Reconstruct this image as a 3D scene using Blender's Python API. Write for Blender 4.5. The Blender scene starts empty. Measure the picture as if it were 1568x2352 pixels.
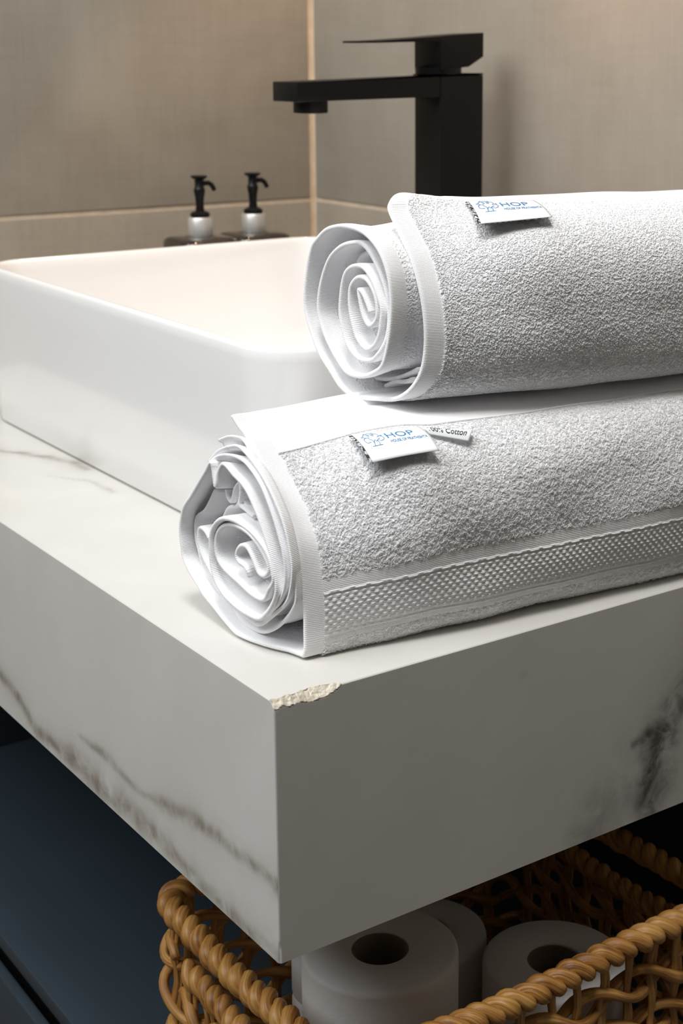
import bpy, math, random
import numpy as np
from mathutils import Vector, Matrix

# ------------------------------------------------------------------ camera, world, lights, exposure
sc = bpy.context.scene
COL = sc.collection
cd = bpy.data.cameras.new('camera'); cam = bpy.data.objects.new('camera', cd); COL.objects.link(cam)
rt = Vector((0.80546051, -0.59264656, 0.00184991)); dn = Vector((-0.12269046, -0.16979967, -0.97781139)); fw = Vector((0.57981067, 0.7873615, -0.20947901))
M = Matrix((rt, -dn, -fw)).transposed().to_4x4(); M.translation = Vector((-0.39913086, -0.69153248, 0.35686212))
cam.matrix_world = M
cd.sensor_fit = 'HORIZONTAL'; cd.sensor_width = 36.0; cd.lens = 3454.9/1568*36; cd.shift_x = -0.13170; cd.shift_y = -0.19319
cd.clip_start = .02; cd.clip_end = 20
cd.dof.use_dof = True; cd.dof.focus_distance = .98; cd.dof.aperture_fstop = 17
sc.camera = cam
sc.view_settings.view_transform = 'Standard'; sc.view_settings.look = 'None'
sc.view_settings.exposure = 0.0; sc.view_settings.gamma = 1.0; sc.view_settings.use_curve_mapping = False
sc.cycles.max_bounces = 20; sc.cycles.diffuse_bounces = 14     # white cotton needs many light bounces
w = bpy.data.worlds.new('world'); sc.world = w; w.use_nodes = True
w.node_tree.nodes['Background'].inputs[0].default_value = (.75, .85, 1, 1); w.node_tree.nodes['Background'].inputs[1].default_value = .02

def area(name, loc, target, size, power, color, size_y=None):
    l = bpy.data.lights.new(name, 'AREA'); l.energy = power; l.color = color; l.size = size
    if size_y: l.shape = 'RECTANGLE'; l.size_y = size_y
    o = bpy.data.objects.new(name, l); COL.objects.link(o); o.location = loc
    o.rotation_euler = (Vector(target)-Vector(loc)).to_track_quat('-Z', 'Y').to_euler(); return o
area('daylight_window', (-1.10, .50, 1.55), (.15, .25, 0), 1.6, 44, (.96, .985, 1.0), 1.3)
area('ceiling_panel', (-.30, -.30, 1.75), (.1, .1, 0), .50, 21.5, (1, .985, .96), .50)
def spot(name, loc, target, power, color, ang, blend, rad):
    l = bpy.data.lights.new(name, 'SPOT'); l.energy = power; l.color = color; l.spot_size = math.radians(ang); l.spot_blend = blend; l.shadow_soft_size = rad
    o = bpy.data.objects.new(name, l); COL.objects.link(o); o.location = loc
    o.rotation_euler = (Vector(target)-Vector(loc)).to_track_quat('-Z', 'Y').to_euler(); return o
spot('mirror_downlight', (.56, .70, 1.0), (.555, .70, 0), 13, (1, .64, .36), 62, .30, .02)
spot('wall_downlight', (.575, .36, .78), (.66, .36, .35), 10.0, (1, .36, .04), 64, .9, .03)

# ------------------------------------------------------------------ helpers
def tag(o, label=None, cat=None, group=None, kind=None):
    if label: o['label'] = label
    if cat: o['category'] = cat
    if group: o['group'] = group
    if kind: o['kind'] = kind
    return o
def empty(name, loc=(0, 0, 0)):
    o = bpy.data.objects.new(name, None); o.location = loc; o.empty_display_size = .02; COL.objects.link(o); return o
def link(name, me, mats, parent=None, smooth=True):
    for m in (mats if isinstance(mats, (list, tuple)) else [mats]): me.materials.append(m)
    if smooth: me.shade_smooth()
    o = bpy.data.objects.new(name, me); COL.objects.link(o)
    if parent is not None:
        o.parent = parent; o.location = -Vector(parent.location)
    return o
def mesh(name, V, F, mats, parent=None, smooth=True, mi=None):
    me = bpy.data.meshes.new(name); me.from_pydata([tuple(map(float, v)) for v in V], [], [tuple(map(int, f)) for f in F]); me.update()
    o = link(name, me, mats, parent, smooth)
    if mi is not None: me.polygons.foreach_set('material_index', mi)
    return o
def fast_mesh(name, V, Q, mats, parent=None, smooth=True):
    V = np.asarray(V, np.float32).reshape(-1, 3); Q = np.asarray(Q, np.int32).reshape(-1, 4)
    me = bpy.data.meshes.new(name); me.vertices.add(len(V)); me.vertices.foreach_set('co', V.ravel())
    me.loops.add(Q.size); me.loops.foreach_set('vertex_index', Q.ravel())
    me.polygons.add(len(Q)); me.polygons.foreach_set('loop_start', np.arange(0, Q.size, 4, dtype=np.int32))
    me.update(calc_edges=True); me.validate()
    return link(name, me, mats, parent, smooth)
def grid_quads(nr, nc, wrap_c=False, base=0):
    r = np.arange(nr-1)[:, None]; c = np.arange(nc if wrap_c else nc-1)[None, :]; c2 = (c+1) % nc
    a = r*nc+c; b = r*nc+c2; d = (r+1)*nc+c; e = (r+1)*nc+c2
    return (np.stack([a, b, e, d], -1).reshape(-1, 4)+base)
class MB:
    def __init__(s): s.V = []; s.F = []; s.M = []
    def add(s, V, F, m=0):
        b = len(s.V); s.V += [tuple(map(float, v)) for v in V]; s.F += [tuple(int(i)+b for i in f) for f in F]; s.M += [m]*len(F)
    def box(s, lo, hi, bev=.0, m=0):
        (x0, y0, z0), (x1, y1, z1) = lo, hi
        if bev <= 0:
            V = [(x, y, z) for x in (x0, x1) for y in (y0, y1) for z in (z0, z1)]
            s.add(V, [(0, 1, 3, 2), (4, 6, 7, 5), (0, 4, 5, 1), (2, 3, 7, 6), (0, 2, 6, 4), (1, 5, 7, 3)], m); return
        bm = __import__('bmesh').new(); B = __import__('bmesh')
        B.ops.create_cube(bm, size=1)
        for v in bm.verts: v.co = Vector(((x0+x1)/2+v.co.x*(x1-x0), (y0+y1)/2+v.co.y*(y1-y0), (z0+z1)/2+v.co.z*(z1-z0)))
        B.ops.bevel(bm, geom=bm.edges[:], offset=bev, segments=3, affect='EDGES', profile=.5)
        s.bm(bm, m)
    def bm(s, bm, m=0):
        bm.verts.index_update(); s.add([v.co[:] for v in bm.verts], [[v.index for v in f.verts] for f in bm.faces], m); bm.free()
    def prism(s, poly, y0, y1, bev=0., m=0):   # polygon in x,z extruded along y
        B = __import__('bmesh'); bm = B.new(); vs = [bm.verts.new((p[0], y0, p[1])) for p in poly]; f = bm.faces.new(vs)
        r = B.ops.extrude_face_region(bm, geom=[f])
        for v in r['geom']:
            if isinstance(v, B.types.BMVert): v.co.y = y1
        B.ops.recalc_face_normals(bm, faces=bm.faces[:])
        if bev: B.ops.bevel(bm, geom=bm.edges[:], offset=bev, segments=2, affect='EDGES', profile=.5)
        s.bm(bm, m)
    def lathe(s, prof, c, n=40, m=0, cap=True):
        V = []; F = []
        for r, z in prof:
            for k in range(n): a = 2*math.pi*k/n; V.append((c[0]+r*math.cos(a), c[1]+r*math.sin(a), c[2]+z))
        for i in range(len(prof)-1):
            for k in range(n): F.append((i*n+k, i*n+(k+1) % n, (i+1)*n+(k+1) % n, (i+1)*n+k))
        if cap: F.append(tuple(range(n))[::-1]); F.append(tuple((len(prof)-1)*n+k for k in range(n)))
        s.add(V, F, m)
    def tube(s, P, R, n=8, m=0, flat=1., up=None, cap=True):
        P = [Vector(p) for p in P]; V = []; F = []; N = len(P); nrm = None
        for i, p in enumerate(P):
            t = (P[min(i+1, N-1)]-P[max(i-1, 0)]).normalized()
            if up is not None: a = Vector(up[i] if isinstance(up, list) else up); a = (a-t*a.dot(t)).normalized()
            else:
                if nrm is None: nrm = t.orthogonal()
                a = (nrm-t*nrm.dot(t)).normalized(); nrm = a
            b = t.cross(a); r = R[i] if isinstance(R, (list, tuple, np.ndarray)) else R
            for k in range(n):
                th = 2*math.pi*k/n; V.append(p+a*math.cos(th)*r*flat+b*math.sin(th)*r)
        for i in range(N-1):
            for k in range(n): F.append((i*n+k, i*n+(k+1) % n, (i+1)*n+(k+1) % n, (i+1)*n+k))
        if cap: F.append(tuple(range(n))[::-1]); F.append(tuple((N-1)*n+k for k in range(n)))
        s.add(V, F, m)
    def build(s, name, mats, parent=None, smooth=True, angle=None):
        o = mesh(name, s.V, s.F, mats, parent, smooth, s.M)
        if angle is not None:
            me = o.data
            try: me.set_sharp_from_angle(angle=math.radians(angle))
            except Exception: pass
        return o

# ------------------------------------------------------------------ materials
def mat(name, col, rough=.5, metal=0., spec=None, coat=0.):
    m = bpy.data.materials.new(name); m.use_nodes = True; nt = m.node_tree; b = nt.nodes['Principled BSDF']
    b.inputs['Base Color'].default_value = (*col, 1); b.inputs['Roughness'].default_value = rough; b.inputs['Metallic'].default_value = metal
    if spec is not None: b.inputs['Specular IOR Level'].default_value = spec
    if coat: b.inputs['Coat Weight'].default_value = coat; b.inputs['Coat Roughness'].default_value = .03
    return m, nt, b
def nd(nt, t, **kw):
    n = nt.nodes.new(t)
    for k, v in kw.items():
        if k.startswith('i_'):
            key = k[2:]; key = int(key) if key.isdigit() else key.replace('_', ' ')
            n.inputs[key].default_value = v
        else: setattr(n, k, v)
    return n
def math_(nt, op, a, b=None, c=None):
    n = nt.nodes.new('ShaderNodeMath'); n.operation = op
    for i, v in enumerate((a, b, c)):
        if v is None: continue
        if isinstance(v, (int, float)): n.inputs[i].default_value = v
        else: nt.links.new(v, n.inputs[i])
    return n.outputs[0]
def mixc(nt, fac, a, b):
    n = nt.nodes.new('ShaderNodeMix'); n.data_type = 'RGBA'
    for s_, v in ((n.inputs[0], fac), (n.inputs[6], a), (n.inputs[7], b)):
        if isinstance(v, (int, float)): s_.default_value = v
        elif isinstance(v, tuple): s_.default_value = (*v, 1)
        else: nt.links.new(v, s_)
    return n.outputs[2]
def coords(nt, scale=(1, 1, 1), kind='Object'):
    t = nt.nodes.new('ShaderNodeTexCoord'); mp = nt.nodes.new('ShaderNodeMapping'); mp.inputs['Scale'].default_value = scale
    nt.links.new(t.outputs[kind], mp.inputs[0]); return mp.outputs[0]
def noise(nt, vec, scale, detail=4, rough=.55, dist=0.):
    n = nd(nt, 'ShaderNodeTexNoise'); n.inputs['Scale'].default_value = scale; n.inputs['Detail'].default_value = detail
    n.inputs['Roughness'].default_value = rough; n.inputs['Distortion'].default_value = dist; nt.links.new(vec, n.inputs['Vector']); return n.outputs['Fac']
def ramp(nt, fac, stops):
    r = nt.nodes.new('ShaderNodeValToRGB'); e = r.color_ramp.elements
    while len(e) < len(stops): e.new(.5)
    for k, (p, c) in enumerate(stops): e[k].position = p; e[k].color = (*c, 1) if len(c) == 3 else c
    nt.links.new(fac, r.inputs[0]); return r.outputs[0]
def bump(nt, b, h, dist, strength=1.):
    n = nd(nt, 'ShaderNodeBump'); n.inputs['Strength'].default_value = strength; n.inputs['Distance'].default_value = dist
    nt.links.new(h, n.inputs['Height']); nt.links.new(n.outputs[0], b.inputs['Normal'])

def tile_mat(name, hx):      # linen-look porcelain tile; hx = the horizontal axis of the wall
    m, nt, b = mat(name, (.34, .28, .21), .52, spec=.3)
    sv = (40, 40, 2.2); sh = (3, 3, 60) 
    n1 = noise(nt, coords(nt, sv), 6, 3); n2 = noise(nt, coords(nt, sh), 4, 3); n3 = noise(nt, coords(nt), 5.5, 4, .6, .3)
    n4 = noise(nt, coords(nt, (1, 1, 1)), 700, 2)
    s = math_(nt, 'ADD', math_(nt, 'MULTIPLY', n1, .16), math_(nt, 'MULTIPLY', n2, .12))
    s = math_(nt, 'ADD', s, math_(nt, 'MULTIPLY', n3, .62)); s = math_(nt, 'ADD', s, math_(nt, 'MULTIPLY', n4, .10))
    c = ramp(nt, s, [(.34, (.285, .255, .212)), (.5, (.335, .304, .257)), (.66, (.378, .347, .300))])
    nt.links.new(c, b.inputs['Base Color']); bump(nt, b, s, .0015, .35); return m
M_TILE = tile_mat('linen_tile', 0)
M_GROUT, nt, b = mat('grout', (.62, .51, .38), .8)
nt.links.new(ramp(nt, noise(nt, coords(nt), 60, 3), [(.3, (.56, .45, .33)), (.7, (.68, .57, .44))]), b.inputs['Base Color'])
M_WALL, nt, b = mat('plain_plaster', (.13, .125, .115), .7); bump(nt, b, noise(nt, coords(nt), 40), .001, .2)
M_CEIL, nt, b = mat('white_ceiling', (.45, .45, .44), .8); bump(nt, b, noise(nt, coords(nt), 60), .001, .1)
M_FLOOR, nt, b = mat('dark_floor_tile', (.09, .085, .08), .35)
nt.links.new(ramp(nt, noise(nt, coords(nt), 5), [(.3, (.035, .033, .031)), (.7, (.10, .088, .075))]), b.inputs['Base Color'])

def marble():
    m, nt, b = mat('white_marble', (.80, .785, .75), .33, spec=.45)
    a1 = nd(nt, 'ShaderNodeAttribute', attribute_name='vein'); a2 = nd(nt, 'ShaderNodeAttribute', attribute_name='chip')
    v = coords(nt); n1 = noise(nt, v, 45, 6, .65, .6); n2 = noise(nt, v, 12, 4)
    k = math_(nt, 'MULTIPLY', a1.outputs['Fac'], math_(nt, 'MULTIPLY_ADD', n1, 2.6, -.55))
    k = math_(nt, 'MINIMUM', math_(nt, 'MAXIMUM', k, 0.), 1.)
    tone = nd(nt, 'ShaderNodeAttribute', attribute_name='dark_vein')
    base = ramp(nt, n2, [(.3, (.63, .615, .58)), (.7, (.675, .665, .64))])
    vc = mixc(nt, tone.outputs['Fac'], (.29, .255, .21), (.085, .08, .075))
    c = mixc(nt, k, base, vc)
    cc = mixc(nt, noise(nt, v, 160, 3), (.42, .33, .22), (.95, .90, .80))
    c = mixc(nt, a2.outputs['Fac'], c, cc)
    nt.links.new(c, b.inputs['Base Color'])
    bump(nt, b, math_(nt, 'MULTIPLY', noise(nt, v, 300, 4), a2.outputs['Fac']), .0012, .8)
    return m
M_MARBLE = marble()
M_CERAMIC, nt, b = mat('white_ceramic', (.86, .86, .855), .12, spec=.5, coat=.25)
M_BLACK, nt, b = mat('matt_black_metal', (.0045, .0045, .005), .36, spec=.22); bump(nt, b, noise(nt, coords(nt), 1500, 2), .0001, .2)
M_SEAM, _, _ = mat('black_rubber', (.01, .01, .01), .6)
M_BOTTLE, nt, b = mat('dark_brown_glass', (.016, .010, .008), .06, spec=.6, coat=1.)
nt.links.new(ramp(nt, noise(nt, coords(nt), 8), [(.3, (.012, .008, .006)), (.7, (.022, .014, .011))]), b.inputs['Base Color'])
M_SILVER, nt, b = mat('brushed_aluminium', (.74, .74, .72), .42, .65); bump(nt, b, noise(nt, coords(nt, (1, 1, 30)), 60), .0002, .2)
M_NAVY, nt, b = mat('navy_lacquer', (.030, .048, .066), .34, spec=.4)
nt.links.new(ramp(nt, noise(nt, coords(nt), 4), [(.3, (.034, .048, .062)), (.7, (.039, .054, .070))]), b.inputs['Base Color'])
M_NAVYEDGE, _, _ = mat('navy_edge', (.030, .036, .038), .3)
M_PAPER, nt, b = mat('tissue_paper', (.78, .77, .76), .95); bump(nt, b, noise(nt, coords(nt), 500, 3), .0006, .5)
M_CARD, nt, b = mat('cardboard', (.25, .20, .15), .9); bump(nt, b, noise(nt, coords(nt), 300), .0003, .3)
def wicker():
    m, nt, b = mat('water_hyacinth', (.5, .28, .1), .42, spec=.45)
    t = nd(nt, 'ShaderNodeAttribute', attribute_name='strand')
    n1 = noise(nt, t.outputs['Vector'], 1., 5, .6)
    n2 = noise(nt, coords(nt), 26, 3)
    s = math_(nt, 'ADD', math_(nt, 'MULTIPLY', n1, .6), math_(nt, 'MULTIPLY', n2, .4))
    c = ramp(nt, s, [(.32, (.12, .042, .010)), (.45, (.37, .165, .040)), (.56, (.54, .28, .075)), (.70, (.72, .45, .16))])
    nt.links.new(c, b.inputs['Base Color']); bump(nt, b, n1, .0010, .7); return m
M_WICKER = wicker()
def terry(name, col):
    m, nt, b = mat(name, col, 1., spec=.1)
    b.inputs['Sheen Weight'].default_value = .25; b.inputs['Sheen Roughness'].default_value = .6
    fl = nd(nt, 'ShaderNodeAttribute', attribute_name='flat_weave').outputs['Fac']
    uv = nd(nt, 'ShaderNodeUVMap', uv_map='UVMap').outputs[0]
    sep = nd(nt, 'ShaderNodeSeparateXYZ'); nt.links.new(uv, sep.inputs[0])
    wob_ = math_(nt, 'MULTIPLY', noise(nt, coords(nt), 90, 2), .0012)
    ribs = math_(nt, 'SINE', math_(nt, 'MULTIPLY', math_(nt, 'ADD', sep.outputs[0], wob_), 2*math.pi/.00115))
    cross = math_(nt, 'SINE', math_(nt, 'MULTIPLY', sep.outputs[1], 2*math.pi/.0013))
    weave = math_(nt, 'ADD', math_(nt, 'MULTIPLY', ribs, .7), math_(nt, 'MULTIPLY', cross, .3))
    vor = nd(nt, 'ShaderNodeTexVoronoi'); vor.inputs['Scale'].default_value = 620; nt.links.new(coords(nt), vor.inputs['Vector'])
    n = noise(nt, coords(nt), 520, 4, .6)
    pile = math_(nt, 'ADD', math_(nt, 'MULTIPLY', vor.outputs['Distance'], -2.0), math_(nt, 'MULTIPLY', n, 2.5))
    hw = nd(nt, 'ShaderNodeAttribute', attribute_name='heading').outputs['Fac']
    weave = math_(nt, 'MULTIPLY', weave, math_(nt, 'MULTIPLY_ADD', hw, -.72, 1.))
    mx = nd(nt, 'ShaderNodeMix'); mx.data_type = 'FLOAT'
    nt.links.new(fl, mx.inputs[0]); nt.links.new(pile, mx.inputs[2]); nt.links.new(math_(nt, 'MULTIPLY', weave, .20), mx.inputs[3])
    bump(nt, b, mx.outputs[0], .0006, .7); return m
M_TERRY = terry('white_terry', (.94, .94, .955))
M_PILE, nt, b = mat('white_cotton_loops', (.985, .985, .995), 1., spec=.0)
M_SATIN, nt, b = mat('white_satin_label', (.86, .88, .90), .35, spec=.4); bump(nt, b, noise(nt, coords(nt), 1500, 2), .0001, .2)
M_BLUE, _, _ = mat('blue_thread', (.015, .19, .42), .6)
M_INK, _, _ = mat('black_ink', (.01, .01, .012), .6)
M_LBACK, nt, b = mat('label_underside', (.05, .05, .06), .7)
nt.links.new(ramp(nt, noise(nt, coords(nt), 420, 1), [(.47, (.012, .012, .014)), (.56, (.6, .6, .62))]), b.inputs['Base Color'])

# ------------------------------------------------------------------ room shell
XW, YW, CT, FZ = .64, .9774, 1.85, -.85
GZ = .1775
def tiled_wall(name, axis):   # tiles of one mesh with the grout bed behind them
    b = MB(); g = .0026
    rows = [(-.45, GZ-g), (GZ+g, .78-g), (.78+g, 1.38-g), (1.38+g, CT), (FZ, -.45-2*g)]
    if axis == 'x': cols = [(YW-.0055-1.2*(k+1)+.003*k, YW-.0055-1.2*k-.0052) for k in range(3)]; cols[0] = (cols[0][0], YW-.0065)
    else: cols = [(XW-.0045-1.2*(k+1), XW-.0045-1.2*k-.0052) for k in range(3)]; cols[0] = (cols[0][0], XW-.0060)
    for z0, z1 in rows:
        for c0, c1 in cols:
            if axis == 'x': b.box((XW-.001, c0, z0), (XW+.010, c1, z1), .0012, 0)
            else: b.box((c0, YW-.001, z0), (c1, YW+.010, z1), .0012, 0)
    if axis == 'x': b.box((XW+.0008, -2.6, FZ), (XW+.05, YW+.05, CT), 0, 1)
    else: b.box((-2.9, YW+.0008, FZ), (XW+.0008, YW+.05, CT), 0, 1)
    return tag(b.build(name, [M_TILE, M_GROUT], None, True, 30), kind='structure')
tiled_wall('wall_right', 'x'); tiled_wall('wall_back', 'y')
b = MB(); b.box((-2.9, -2.6, FZ-.05), (XW+.05, YW+.05, FZ)); tag(b.build('floor', M_FLOOR, None, False), kind='structure')
b = MB(); b.box((-2.9, -2.6, CT), (XW+.05, YW+.05, CT+.05)); tag(b.build('ceiling', M_CEIL, None, False), kind='structure')
b = MB(); b.box((-2.95, -2.6, FZ), (-2.9, YW+.05, CT)); tag(b.build('wall_left', M_WALL, None, False), kind='structure')
b = MB(); b.box((-2.95, -2.65, FZ), (XW+.05, -2.6, CT)); tag(b.build('wall_front', M_WALL, None, False), kind='structure')

# ------------------------------------------------------------------ marble countertop with its deep apron
def polydist(P, Q, line):      # distance to a polyline in the plane, minus local half width -> soft mask
    best = np.zeros(P.shape)
    for (a, b_, wa), (c, d, wb) in zip(line[:-1], line[1:]):
        vx, vy = c-a, d-b_; t = np.clip(((P-a)*vx+(Q-b_)*vy)/(vx*vx+vy*vy+1e-12), 0, 1)
        dist = np.hypot(P-a-t*vx, Q-b_-t*vy); wd = wa+(wb-wa)*t
        best = np.maximum(best, np.minimum(1, wd/.0020)*np.maximum(1.0*np.exp(-(dist/(wd*2.7))**2), .30*np.exp(-(dist/(wd*5.5))**2)))
    return best
VF = [[(0.5015,-0.1212,0.0015), (0.4434,-0.1346,0.0024), (0.4068,-0.1423,0.0024), (0.3684,-0.1576,0.0024), (0.3379,-0.1550,0.0024), (0.2964,-0.1511,0.0042), (0.2619,-0.1544,0.0045), (0.2285,-0.1541,0.0042), (0.2001,-0.1519,0.0036), (0.1731,-0.1531,0.0036), (0.1408,-0.1546,0.0027), (0.1164,-0.1590,0.0027), (0.0926,-0.1600,0.0024), (0.0531,-0.1617,0.0027), (0.0212,-0.1631,0.0024), (-0.0017,-0.1612,0.0024)],
 [(0.2860,-0.1297,0.0009), (0.2440,-0.1269,0.0018), (0.2051,-0.1311,0.0015), (0.1745,-0.1313,0.0012), (0.1385,-0.1238,0.0024), (0.1076,-0.1182,0.0027), (0.0727,-0.1147,0.0024), (0.0508,-0.1165,0.0021), (0.0191,-0.1133,0.0018), (-0.0034,-0.1139,0.0024)]]
VE = [[(0.3514,-0.0487,0.0050), (0.3304,-0.0795,0.0058), (0.3192,-0.0962,0.0065), (0.3074,-0.1159,0.0075), (0.3042,-0.1381,0.0080), (0.2986,-0.1563,0.0060), (0.3015,-0.1739,0.0040)],
 [(0.2839,-0.1066,0.0016), (0.2984,-0.1035,0.0036)]]
VE2 = [[(.1835,-.0301,.0009), (.1848,-.0301,.0009)], [(.1148,-.1174,.0005), (.1152,-.1174,.0005)], [(0.2791,-0.1404,0.0080), (0.2591,-0.1505,0.0100), (0.2435,-0.1650,0.0080)]]
VT = [[(0.0590,0.6673,0.0018), (0.0795,0.6326,0.0018), (0.0975,0.6041,0.0021), (0.1083,0.5792,0.0024), (0.1182,0.5534,0.0024), (0.1180,0.5245,0.0018)],
 [(0.0822,0.5259,0.0006), (0.1030,0.4903,0.0009), (0.1065,0.4451,0.0012)]]
HC = .165
def counter():
    def ax(a, b_, fine, ff, coarse):
        n1 = int((fine-a)/ff); n2 = max(2, int((b_-fine)/coarse)); return np.r_[np.linspace(a, fine, n1, endpoint=False), np.linspace(fine, b_, n2)]
    X = ax(0, XW-.001, .062, .0006, .0030); Y = ax(0, YW-.001, .014, .0006, .0026); Zr = ax(0, HC, .010, .0006, .0022)
    V = []; Q = []; vein = []; dark = []
    def put(A, B, fn, lines, axis, dk=0., extra=None):
        g1, g2 = np.meshgrid(A, B, indexing='ij'); P = fn(g1, g2); m = np.zeros(g1.shape); d = np.zeros(g1.shape)
        jx = wob(g1, g2, 5, 60)*.0016; jy = wob(g1, g2, 8, 60)*.0016
        for L in lines: m = np.maximum(m, polydist(g1+jx, (g2 if axis == 2 else -g2)+jy, L))
        if extra:
            for L in extra: m = np.maximum(m, .45*polydist(g1+jx, -g2+jy, L))
        if dk: d[:] = dk
        base = sum(len(v) for v in V); V.append(P.reshape(-1, 3)); Q.append(grid_quads(len(A), len(B), base=base)); vein.append(m.ravel()); dark.append(d.ravel())
    put(X, Y, lambda a, b_: np.stack([a, b_, 0*a], -1), VT, 2)
    put(Y, Zr, lambda a, b_: np.stack([0*a, a, -b_], -1), VF, 0)
    put(X, Zr, lambda a, b_: np.stack([a, 0*a, -b_], -1), VE, 1, 1., VE2)
    put(np.array([0, XW-.001]), np.array([0, YW-.001]), lambda a, b_: np.stack([a, b_, 0*a-HC], -1), [], 0)
    put(Y[::6], np.array([0, HC]), lambda a, b_: np.stack([0*a+XW-.001, a, -b_], -1), [], 0)
    put(X[::6], np.array([0, HC]), lambda a, b_: np.stack([a, 0*a+YW-.001, -b_], -1), [], 0)
    V = np.concatenate(V); Q = np.concatenate(Q); vein = np.concatenate(vein); dark = np.concatenate(dark)
    # softened long edges, then the chipped front corner
    def chamfer(a, b_, c):
        s_ = a+b_; k = (s_ < c) & (a >= -1e-9) & (b_ >= -1e-9); add = np.where(k, (c-s_)/2, 0); return a+add, b_+add, k
    x, y, z = V[:, 0].copy(), V[:, 1].copy(), -V[:, 2]
    r = np.random.RandomState(3)
    prof = np.interp(x, [0, .004, .010, .016, .022, .028, .034, .040, .0445, .046], [.0050, .0042, .0050, .0040, .0052, .0058, .0048, .0040, .0018, 0])
    prof = prof*(1+.16*wob(x, x*0, 4, 260)); prof = np.maximum(prof, 0)
    c1 = np.maximum(prof, .0007)
    inr = (V[:, 0] < .0465)
    y2, z2, k1 = chamfer(y, z, c1)
    chip = np.where(inr & k1 & (prof > .001), 1., 0.)
    y = y2; z = z2
    from mathutils import noise as mn
    ch = np.nonzero(chip > 0)[0]
    for i in ch:
        q = Vector((x[i]*420, y[i]*420, z[i]*420)); k_ = mn.fractal(q, .9, 2.1, 4); c_ = mn.cell(Vector((x[i]*230, y[i]*120, z[i]*120)))
        z[i] += .0005*k_+.0005*(c_-.3); y[i] += .0003*abs(k_)
    x2, z3, _ = chamfer(x, z, np.full_like(x, .0007)); x, z = x2, z3
    x2, y3, _ = chamfer(x, y, np.where(z > HC-.012, .0016, .0008)); x, y = x2, y3
    V = np.stack([x, y, -z], 1)
    o = fast_mesh('vanity_countertop', V, Q, M_MARBLE, None, True)
    o.data.set_sharp_from_angle(angle=math.radians(35))
    for nm, arr in (('vein', vein), ('dark_vein', dark), ('chip', chip)):
        at = o.data.attributes.new(nm, 'FLOAT', 'POINT'); at.data.foreach_set('value', arr.astype(np.float32))
    return o
def spline(P, ds):
    P = np.asarray(P, float)
    Q = np.vstack([2*P[0]-P[1], P, 2*P[-1]-P[-2]]); out = []
    for i in range(1, len(Q)-2):
        a, b, c, d = Q[i-1], Q[i], Q[i+1], Q[i+2]
        for k in range(12):
            t = k/12
            out.append(.5*((2*b)+(c-a)*t+(2*a-5*b+4*c-d)*t*t+(-a+3*b-3*c+d)*t**3))
    out.append(Q[-2]); out = np.array(out)
    L = np.r_[0, np.cumsum(np.linalg.norm(np.diff(out[:, 1:], axis=0), axis=1))]
    n = max(4, int(L[-1]/ds)+1); s = np.linspace(0, L[-1], n)
    return np.stack([np.interp(s, L, out[:, k]) for k in range(3)], 1)
def sstep(a, b, x):
    t = np.clip((np.asarray(x, float)-a)/(b-a), 0, 1); return t*t*(3-2*t)
def wob(a, b, seed, f=30.):
    r = np.random.RandomState(seed); o = 0
    for k in range(9):
        th = r.uniform(0, 6.28); fr = f*r.uniform(.5, 2.2)
        o = o+np.sin(fr*(a*math.cos(th)+b*math.sin(th))*2+r.uniform(0, 6.28))*r.uniform(.4, 1)
    return o/4.
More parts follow.
